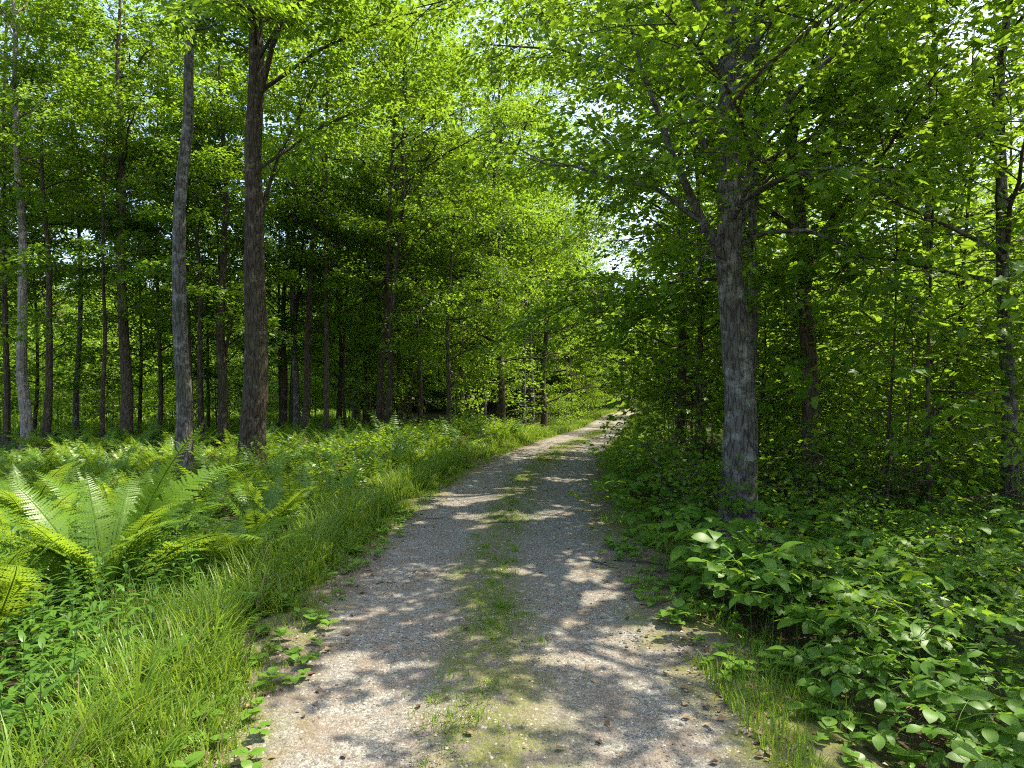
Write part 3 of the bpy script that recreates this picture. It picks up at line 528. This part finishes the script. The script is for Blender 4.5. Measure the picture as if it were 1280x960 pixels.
def fern(x, y, s, n, meshes, label, group, rng, name='fern'):
    r = thing(name, label, 'fern', (x, y, tz(x, y)-.02), rng.uniform(0, 6.3), s, group)
    for i in range(n):
        az = i/n*6.283+rng.normal(0, .25)
        obj('frond', FLD if meshes is FL and rng.rand() < .05 else meshes[rng.randint(len(meshes))], r, (.03*math.cos(az), .03*math.sin(az), 0), (rng.normal(0, .12), rng.normal(0, .13), az), rng.uniform(.75, 1.15))
    return r
rng = np.random.RandomState(31)
fern(-4.1, 6.9, 1.5, 16, FR, 'largest upright shuttlecock fern with long yellow-green fronds beside the grassy verge', None, rng, 'ostrich_fern')
fern(-4.4, 5.7, 1.15, 11, FR, 'tall fern with bright fronds reaching out of the narrow-leaved herbs', None, rng, 'ostrich_fern')
fern(-5.6, 7.8, 1.25, 11, FR, 'tall fern behind the largest shuttlecock fern, away from the drive', None, rng, 'ostrich_fern')
fern(-3.2, 7.9, .98, 10, FR, 'arching fern between the largest fern and roadside grass', None, rng, 'ostrich_fern')
fern(-4.9, 8.6, 1.1, 10, FR, 'bright fern crowded between two taller shuttlecock ferns', None, rng, 'ostrich_fern')
fern(-6.7, 9.4, 1.15, 10, FR, 'tall pale fern at the back of the fern clump', None, rng, 'ostrich_fern')
fern(-3.6, 9.9, .95, 9, FR, 'upright fern in front of the thickest dark trunk', None, rng, 'ostrich_fern')
ftk = []
def scat2(n, box, mind, test, fn, rng, tk, tries=9000):
    c = 0
    for _ in range(tries):
        if c >= n: break
        x = rng.uniform(box[0], box[1]); y = rng.uniform(box[2], box[3])
        if test(x, y) and all((x-a)**2+(y-b)**2 > mind*mind for a, b in tk): tk.append((x, y)); fn(x, y); c += 1
scat2(150, (-13, -1.5, 8.2, 19), .42, lambda x, y: infr(x, y, .3) and lat(x, y) < -3.0, lambda x, y: fern(x, y, rng.uniform(1.0, 1.5)*(1.25 if y > 11 and lat(x, y) > -6 else 1), 9, FL, 'low feathery fern of the fern bed, growing nearest the '+nearest(x, y), 'ferns of the fern bed', rng), rng, ftk)
scat2(140, (-22, 4, 15, 34), .62, lambda x, y: infr(x, y, .3) and -16 < lat(x, y) < -2.7, lambda x, y: fern(x, y, rng.uniform(1.3, 1.9)*(1.25 if lat(x, y) > -6 else 1), 8, FL, 'low feathery fern of the fern bed, growing nearest the '+nearest(x, y), 'ferns of the fern bed', rng), rng, ftk)
scat2(14, (2.5, 7, 4.5, 12), .8, lambda x, y: infr(x, y, 0) and lat(x, y) > 2.2, lambda x, y: fern(x, y, rng.uniform(.6, .85), 6, FL, 'small fern poking up through the broad-leaved undergrowth', 'small ferns in the undergrowth', rng), rng, [])

# ------------------------------------------------------------------ broad-leaved undergrowth
def leaf_strip(L, W, rows=6, fold=.12, droop=.22, wide=.5, wave=0):
    t = np.linspace(0, 1, rows+1); wv = W*np.sin(np.pi*np.clip(t, 0, 1)**(math.log(.5)/math.log(wide)))**.8; wv[0] = .004; wv[-1] = .001
    y = L*t; z = .05*L*np.sin(t*3)-droop*L*t*t; V = []
    for i in range(rows+1): V += [[-wv[i], y[i], z[i]+fold*wv[i]+wave*(-1)**i*W], [0, y[i], z[i]], [wv[i], y[i], z[i]+fold*wv[i]-wave*(-1)**i*W]]
    f = []
    for i in range(rows):
        a = 3*i; f += [[a, a+1, a+4, a+3], [a+1, a+2, a+5, a+4]]
    V = np.array(V); return V, np.array(f)
def single(name, m, L, W, **k):
    V, f = leaf_strip(L, W, **k); return mesh(name, V, [f], m, np.random.rand()*np.ones(len(V)), smooth=True)
np.random.seed(3)
LF = [single('leaflet', M_PLANT, .155, .046, wide=w_, droop=d_) for w_, d_ in ((.58, .2), (.6, .35), (.55, .1), (.62, .5))]
PET = []
for L in (.16, .24):
    T = Tubes(); p = np.array([[0, 0, 0], [0, L*.5, .035], [0, L, .03], [0, L+.11, .01]]); T.add(p, [.0032, .0026, .002, .0015], 4); PET.append((T.build('leaf', M_STEM), L))
def stem_mesh(h, r, lean=.06, m=None):
    T = Tubes(); T.add([[0, 0, -.05], [lean*.3, 0, h*.5], [lean, 0, h]], [r, r*.8, r*.5], 5); return T.build('stem', m or M_STEM)
STM = [stem_mesh(h, .0045) for h in (.32, .42, .52)]; STH = (.32, .42, .52)
LSPEC = lambda L: [((0, L+.10, .01), 0, 1.15), ((0, L+.05, .02), .95, 1.0), ((0, L+.05, .02), -.95, 1.0), ((0, L, .028), 1.45, .75), ((0, L, .028), -1.45, .75)]
def joined_leaf(k):
    pm, L = PET[k]; V = []; f = []; n = 0
    for (p, az, s) in LSPEC(L):
        v, q = leaf_strip(.155*s, .046*s, rows=4, wide=.6, droop=.3); c, s_ = math.cos(-az), math.sin(-az)
        v = np.stack([v[:, 0]*c-v[:, 1]*s_, v[:, 0]*s_+v[:, 1]*c, v[:, 2]], -1)+np.array(p); V.append(v); f.append(q+n); n += len(v)
    T = Tubes(); T.add([[0, 0, 0], [0, L*.5, .035], [0, L, .03], [0, L+.11, .01]], [.003, .0026, .002, .0015], 3)
    V.append(T.v[0]); f.append(T.f[0]+n); V = np.concatenate(V); return mesh('leaf', V, [np.concatenate(f)], M_PLANT, np.full(len(V), .4+.3*k), smooth=True)
JL = [joined_leaf(0), joined_leaf(1)]
def woodland_plant(x, y, s, rng, fine, label, group):
    k = rng.randint(3); r = thing('woodland_plant', label, 'plant', (x, y, tz(x, y)), rng.uniform(0, 6.3), s, group); obj('stem', STM[k], r)
    n = rng.randint(4, 7)
    for i in range(n):
        az = i*6.283/n*1.0+rng.normal(0, .3); j = rng.randint(2); tl = rng.uniform(-.15, .45); loc = (.06, 0, STH[k]-.05*(i % 3)); sc_ = rng.uniform(.85, 1.2)
        if fine:
            lf = obj('leaf', PET[j][0], r, loc, (tl, 0, az), sc_)
            for (p, a2, s2) in LSPEC(PET[j][1]):
                obj('leaflet', LF[rng.randint(4)], lf, p, (rng.normal(-.05, .14), rng.normal(0, .16), -a2+rng.normal(0, .12)), s2*rng.uniform(.88, 1.1))
        else: obj('leaf', JL[j], r, loc, (tl, rng.normal(0, .1), az), sc_)
rng = np.random.RandomState(41); ptk = []
edge = lambda y: np.interp(y, [3, 4.1, 4.9, 6.5, 8.3, 12], [2.25, 2.15, 2.0, 1.85, 1.65, 2.2])
UL = 'broad-leaved woodland plant of the undergrowth, nearest the '; UG = 'broad-leaved plants of the undergrowth'
scat2(40, (2.0, 3.6, 3.0, 4.8), .2, lambda x, y: x > edge(y)+.1 and infr(x, y, .1), lambda x, y: woodland_plant(x, y, rng.uniform(.6, .85), rng, True, 'small broad-leaved plant at the open corner of the undergrowth', 'small plants at the undergrowth corner'), rng, ptk)
scat2(105, (1.6, 7, 3.2, 8.2), .25, lambda x, y: x > edge(y)+.12 and infr(x, y, .1) and not (abs(x/y-.33) < .05 and y > 7.2), lambda x, y: woodland_plant(x, y, rng.uniform(.85, 1.3), rng, True, UL+nearest(x, y), UG), rng, ptk)
scat2(190, (1.6, 13, 8.0, 17), .34, lambda x, y: lat(x, y) > 1.75 and infr(x, y, .3) and (x-3.14)**2+(y-9.6)**2 > .2 and not (abs(x/y-.33) < .055 and y < 9.8), lambda x, y: woodland_plant(x, y, rng.uniform(.85, 1.3), rng, False, UL+nearest(x, y), UG), rng, ptk)

# verge weeds and goldenrod on the left
WL = [single('leaf', M_WEED, .085, .03, wide=.5, droop=.3), single('leaf', M_WEED, .07, .032, wide=.45, droop=.15)]
WS = stem_mesh(.07, .002)
def weed(x, y, s, rng, label, group):
    r = thing('broadleaf_weed', label, 'weed', (x, y, float(road_z(x, y))), rng.uniform(0, 6.3), s, group); obj('stem', WS, r)
    for i in range(rng.randint(4, 7)):
        obj('leaf', WL[rng.randint(2)], r, (.02, 0, .03+.008*i), (rng.uniform(.1, .6), 0, i*2.4+rng.normal(0, .3)), rng.uniform(.7, 1.25))
rng = np.random.RandomState(51)
scat2(110, (1.1, 2.8, 3.4, 9.5), .09, lambda x, y: edge(y)-.55 < x < edge(y)+.15 and fnoise(x, y, .5, 12) > .45, lambda x, y: weed(x, y, rng.uniform(.7, 1.5), rng, 'small broad-leaved weed on the verge below the woodland plants', 'weeds along the undergrowth verge'), rng, [])
scat2(130, (-3.0, -1.2, 3.4, 11), .1, lambda x, y: -2.3 < lat(x, y) < -1.35 and infr(x, y, 0), lambda x, y: weed(x, y, rng.uniform(.6, 1.4), rng, 'small broad-leaved weed at the foot of the tall roadside grass', 'weeds along the grassy verge'), rng, [])
GL = [single('leaf', M_WEED, .155, .018, wide=.42, droop=.35), single('leaf', M_WEED, .13, .02, wide=.42, droop=.2)]
GS = stem_mesh(.62, .0028, .03)
def goldenrod(x, y, s, rng):
    r = thing('goldenrod', 'upright herb with narrow leaves all up its stem, near the big ferns', 'plant', (x, y, tz(x, y)), rng.uniform(0, 6.3), s, 'narrow-leaved herbs by the ferns'); obj('stem', GS, r)
    for i in range(24):
        h = .05+.57*i/24; obj('leaf', GL[i % 2], r, (.03*h/.62, 0, h), (rng.uniform(.15, .7), 0, i*2.4+rng.normal(0, .2)), rng.uniform(.8, 1.1)*(1.15-.5*i/22))
scat2(95, (-5.8, -2.2, 3.6, 8.2), .17, lambda x, y: lat(x, y) < -2.45-.15*max(0, y-4.5) and infr(x, y, .2), lambda x, y: goldenrod(x, y, rng.uniform(.9, 1.45), rng), rng, [])

for o in bpy.data.objects:
    if o.get('label') == LL: o['label'] = LL+', nearest the '+nearest(o.location.x, o.location.y)
# ------------------------------------------------------------------ grass, litter, stones
def blades(x, y, z, h, wd, rng):
    n = len(x); az = rng.rand(n)*6.283; b = rng.uniform(.15, .75, n)*h; dx, dy = np.cos(az), np.sin(az)
    P0 = np.stack([x, y, z-.02], -1); P1 = P0+np.stack([dx*b*.3, dy*b*.3, h*.6], -1); P2 = P0+np.stack([dx*b, dy*b, h*(1-.35*(b/h)**2)], -1)
    s = np.stack([-dy, dx, 0*dx], -1)*wd[:, None]/2
    V = np.stack([P0-s, P0+s, P1-s*.8, P1+s*.8, P2], 1); f = np.array([[0, 1, 3], [0, 3, 2], [2, 3, 4]])
    Fc = (f[None]+(np.arange(n)*5)[:, None, None]).reshape(-1, 3); lv = np.repeat(np.clip(rng.rand(n)*.6+fnoise(x, y, .7, 14)*.4, 0, 1), 5)
    return V.reshape(-1, 3), Fc, lv
def grass_obj(name, label, x, y, h, wd, rng, zf=None, cat='grass'):
    z = (zf or terrain)(x, y); V, f, a = blades(x, y, z, h, wd, rng); o = obj(name, mesh(name, V, [f], M_GRASS, a)); o['label'] = label; o['category'] = cat; kind(o, 'stuff')
rng = np.random.RandomState(61)
nc = 2600; yc = 3.0+34*rng.rand(nc)**1.9; lc = -1.62-rng.rand(nc)**.9*(1.75-.55*sstep(5, 12, yc)); xc = road_x(yc)+lc
k = (fnoise(xc, yc, .9, 15) > .41+.10*sstep(-2.5, -3.1, lc)) & (xc > -.80*yc-.4) & (rng.rand(nc) > .5*sstep(-2.0, -1.65, lc)); xc, yc, lc = xc[k], yc[k], lc[k]
def clumps(name, label, xc, yc, hc, nb, spread):
    nc = len(xc); tc = rng.rand(nc)
    rr = np.abs(rng.normal(0, spread, (nc, nb))); aa = rng.rand(nc, nb)*6.283; x = (xc[:, None]+rr*np.cos(aa)).ravel(); y = (yc[:, None]+rr*np.sin(aa)).ravel(); n = nc*nb
    h = (hc[:, None]*rng.uniform(.45, 1.15, (nc, nb))).ravel(); az = aa.ravel()+rng.normal(0, .7, n); b = rng.uniform(.25, 1.0, n)*h*.85; wd = (.005+.007*rng.rand(n))*np.clip(h/.2, .55, 1)+.00045*y
    z = road_z(x, y)-.02; dx, dy = np.cos(az), np.sin(az); P0 = np.stack([x, y, z], -1); sw = np.stack([-dy, dx, 0*dx], -1)*wd[:, None]/2
    cur = lambda t, q: P0+np.stack([dx*b*t**1.8, dy*b*t**1.8, h*(t-q*t**3*(b/h)**1.5)], -1)
    P1, P2, P3 = cur(.45, .45), cur(.78, .45), cur(1.0, .45)
    V = np.stack([P0-sw, P0+sw, P1-sw*.95, P1+sw*.95, P2-sw*.6, P2+sw*.6, P3], 1); f = np.array([[0, 1, 3], [0, 3, 2], [2, 3, 5], [2, 5, 4], [4, 5, 6]])
    o = obj(name, mesh(name, V.reshape(-1, 3), [(f[None]+(np.arange(n)*7)[:, None, None]).reshape(-1, 3)], M_GRASS, np.repeat(np.clip(np.repeat(tc, nb)*.6+rng.rand(n)*.45, 0, 1), 7)))
    o['label'] = label; o['category'] = 'grass'; kind(o, 'stuff')
clumps('verge_grass', 'tall lush green grass along the fern side of the drive', xc, yc, (.13+.44*sstep(1.65, 2.35, -lc))*rng.uniform(.5, 1.25, len(xc)), 34, .075)
cx = []; 
for (a, b_, r_, m_) in [(-.35, 4.35, .22, 26), (-.05, 6.0, .3, 18), (-.1, 7.2, .3, 16), (-.15, 8.6, .3, 22), (-.05, 10.2, .35, 22), (.05, 12.5, .4, 24), (.3, 15.5, .4, 24), (.8, 19, .4, 24), (1.6, 23, .5, 24)]: cx += [(a+rng.normal(0, r_*.55), b_+rng.normal(0, r_*1.3)) for _ in range(m_)]
cx = np.array(cx); clumps('tuft_grass', 'low yellow-green grass tufts scattered down the middle of the drive', cx[:, 0], cx[:, 1], rng.uniform(.03, .10, len(cx)), 30, .06)
n = 30000; y = 3.0+26*rng.rand(n)**1.7; l = -1.5-rng.rand(n)*1.7; x = road_x(y)+l; k = (fnoise(x, y, .5, 26) > .45) & (x > -.8*y-.3); x, y = x[k], y[k]
grass_obj('short_grass', 'short grass and moss between the tall tufts of the verge', x, y, rng.uniform(.03, .14, len(x)), .005+y*.0005, rng, road_z)
n = 70000; y = 3.2+38*rng.rand(n)**1.6; l = rng.normal(0, .27, n)+.05; x = road_x(y)+l
k = fnoise(x, y*.45, .7, 17)+.35*fnoise(x, y, .15, 18)+.25*rng.rand(n) > .93-.1*sstep(12, 25, y); x, y = x[k], y[k]
grass_obj('strip_grass', 'short sparse grass down the middle of the drive', x, y, rng.uniform(.012, .055, len(x))*(.5+fnoise(x, y, .8, 19)), .004+y*.0004, rng, road_z)
n = 26000; y = 3.2+34*rng.rand(n)**1.5; l = 1.5+rng.rand(n)*1.0; x = road_x(y)+l
k = fnoise(x, y, .5, 20) > .52; x, y = x[k], y[k]
grass_obj('edge_grass', 'short grass and sprouts along the undergrowth side of the drive', x, y, rng.uniform(.04, .2, len(x)), .006+y*.0004, rng, road_z)
n = 26000; x = rng.uniform(-75, -13, n); y = rng.uniform(33.5, 77, n)
grass_obj('meadow_grass', 'sunlit tall grass of the meadow behind the woodland belt', x, y, rng.uniform(.4, .9, n), np.full(n, .08), rng, lambda a, b: terrain(a, b)+.1)
n = 24000; y = 30+55*rng.rand(n); l = rng.choice([-1, 1], n)*(1.6+rng.rand(n)*3.2); x = road_x(y)+l
grass_obj('far_verge_grass', 'sunny grass on both verges where the drive bends', x, y, rng.uniform(.15, .5, n), np.full(n, .025), rng)
# low herb cover in the shade of the right woods and left belt
n = 42000; x = np.concatenate([rng.uniform(2, 30, n//2), rng.uniform(-26, -2, n//2)]); y = rng.uniform(7, 36, n); k = (np.abs(lat(x, y)) > 2.2) & (np.abs(x) < .8*y) & (fnoise(x, y, 1.3, 21) > .42); x, y = x[k], y[k]; x = np.concatenate([x, rng.uniform(-7.5, -2.3, 4500)]); y = np.concatenate([y, rng.uniform(3.4, 9.5, 4500)]); n = len(x)
A = np.stack([*rng.normal(0, 1, (2, n)), .15*np.ones(n)], -1); V, f, a = stamp(OV_V, OV_F[[0, 1, 2, 3, 4, 5, 6, 7]], np.stack([x, y, terrain(x, y)+rng.uniform(.05, .32, n)], -1), A, np.stack([*rng.normal(0, .3, (2, n)), np.ones(n)], -1), rng.uniform(.08, .16, n), rng.rand(n))
o = obj('ground_cover', mesh('ground_cover', V, [f], M_PLANT, a)); o['label'] = 'low green leaf cover on the forest floor under the trees'; o['category'] = 'ground cover'; kind(o, 'stuff')
# fallen leaves
n = 14000; x = rng.uniform(-12, 14, n); y = 3+25*rng.rand(n)**1.3; k = (np.abs(lat(x, y)) > 1.2) | (rng.rand(n) < .09); x, y = x[k], y[k]; n = len(x)
V, f, a = stamp(KITE_V*np.array([1, 1, 1.6]), KITE_F, np.stack([x, y, road_z(x, y)+.012+rng.rand(n)*.01], -1), np.stack([*rng.normal(0, 1, (2, n)), .0*x], -1), np.stack([*rng.normal(0, .25, (2, n)), np.ones(n)], -1), rng.uniform(.03, .08, n), rng.rand(n))
o = obj('leaf_litter', mesh('leaf_litter', V, [f], M_LITTER, a)); o['label'] = 'brown fallen leaves scattered over the forest floor and verges'; o['category'] = 'leaf litter'; kind(o, 'stuff')
# loose stones
OC = np.array([[1, 0, 0], [.2, .9, .1], [-.9, .3, 0], [-.4, -.8, .1], [.5, -.75, 0], [0.1, 0, .75], [0, 0, -.5]]); OF = np.array([[0, 1, 5], [1, 2, 5], [2, 3, 5], [3, 4, 5], [4, 0, 5]])
n = 18000; y = 3.1+11*rng.rand(n)**1.6; l = rng.uniform(-1.75, 1.75, n); x = road_x(y)+l; s = np.abs(rng.normal(0, .005, n))+.003+y*.00025
az = rng.rand(n)*6.283; V, f, a = stamp(OC, OF, np.stack([x, y, road_z(x, y)+s*.12], -1), np.stack([np.cos(az), np.sin(az), 0*az], -1), np.stack([*rng.normal(0, .2, (2, n)), np.ones(n)], -1), s, rng.rand(n))
o = obj('loose_gravel', mesh('loose_gravel', V, [f], M_STONE, a)); o['label'] = 'loose grey gravel stones on the drive'; o['category'] = 'gravel'; kind(o, 'stuff')
# fallen twigs
for i, (px_, py_, L, az, lb) in enumerate([(738, 706, .42, -.9, 'dark fallen twig lying in the wheel track'), (470, 735, .22, .2, 'short reddish twig on the gravel near the tall grass'), (520, 655, .5, .6, 'bent twig at the grassy edge of the drive'), (610, 660, .45, .25, 'thin twig across the mossy middle strip')]):
    x, y = px_ground(px_, py_); T = Tubes(); T.add([[0, 0, .012], [L*.4, .03, .02], [L*.75, -.02, .016], [L, .03, .012]], [.006, .005, .004, .002], 5); T.add([[L*.5, .01, .018], [L*.7, .10, .03]], [.003, .0015], 4)
    thing('fallen_twig', lb, 'twig', (x, y, float(road_z(x, y))), az, 1, None, T.build('fallen_twig', B_DARK))
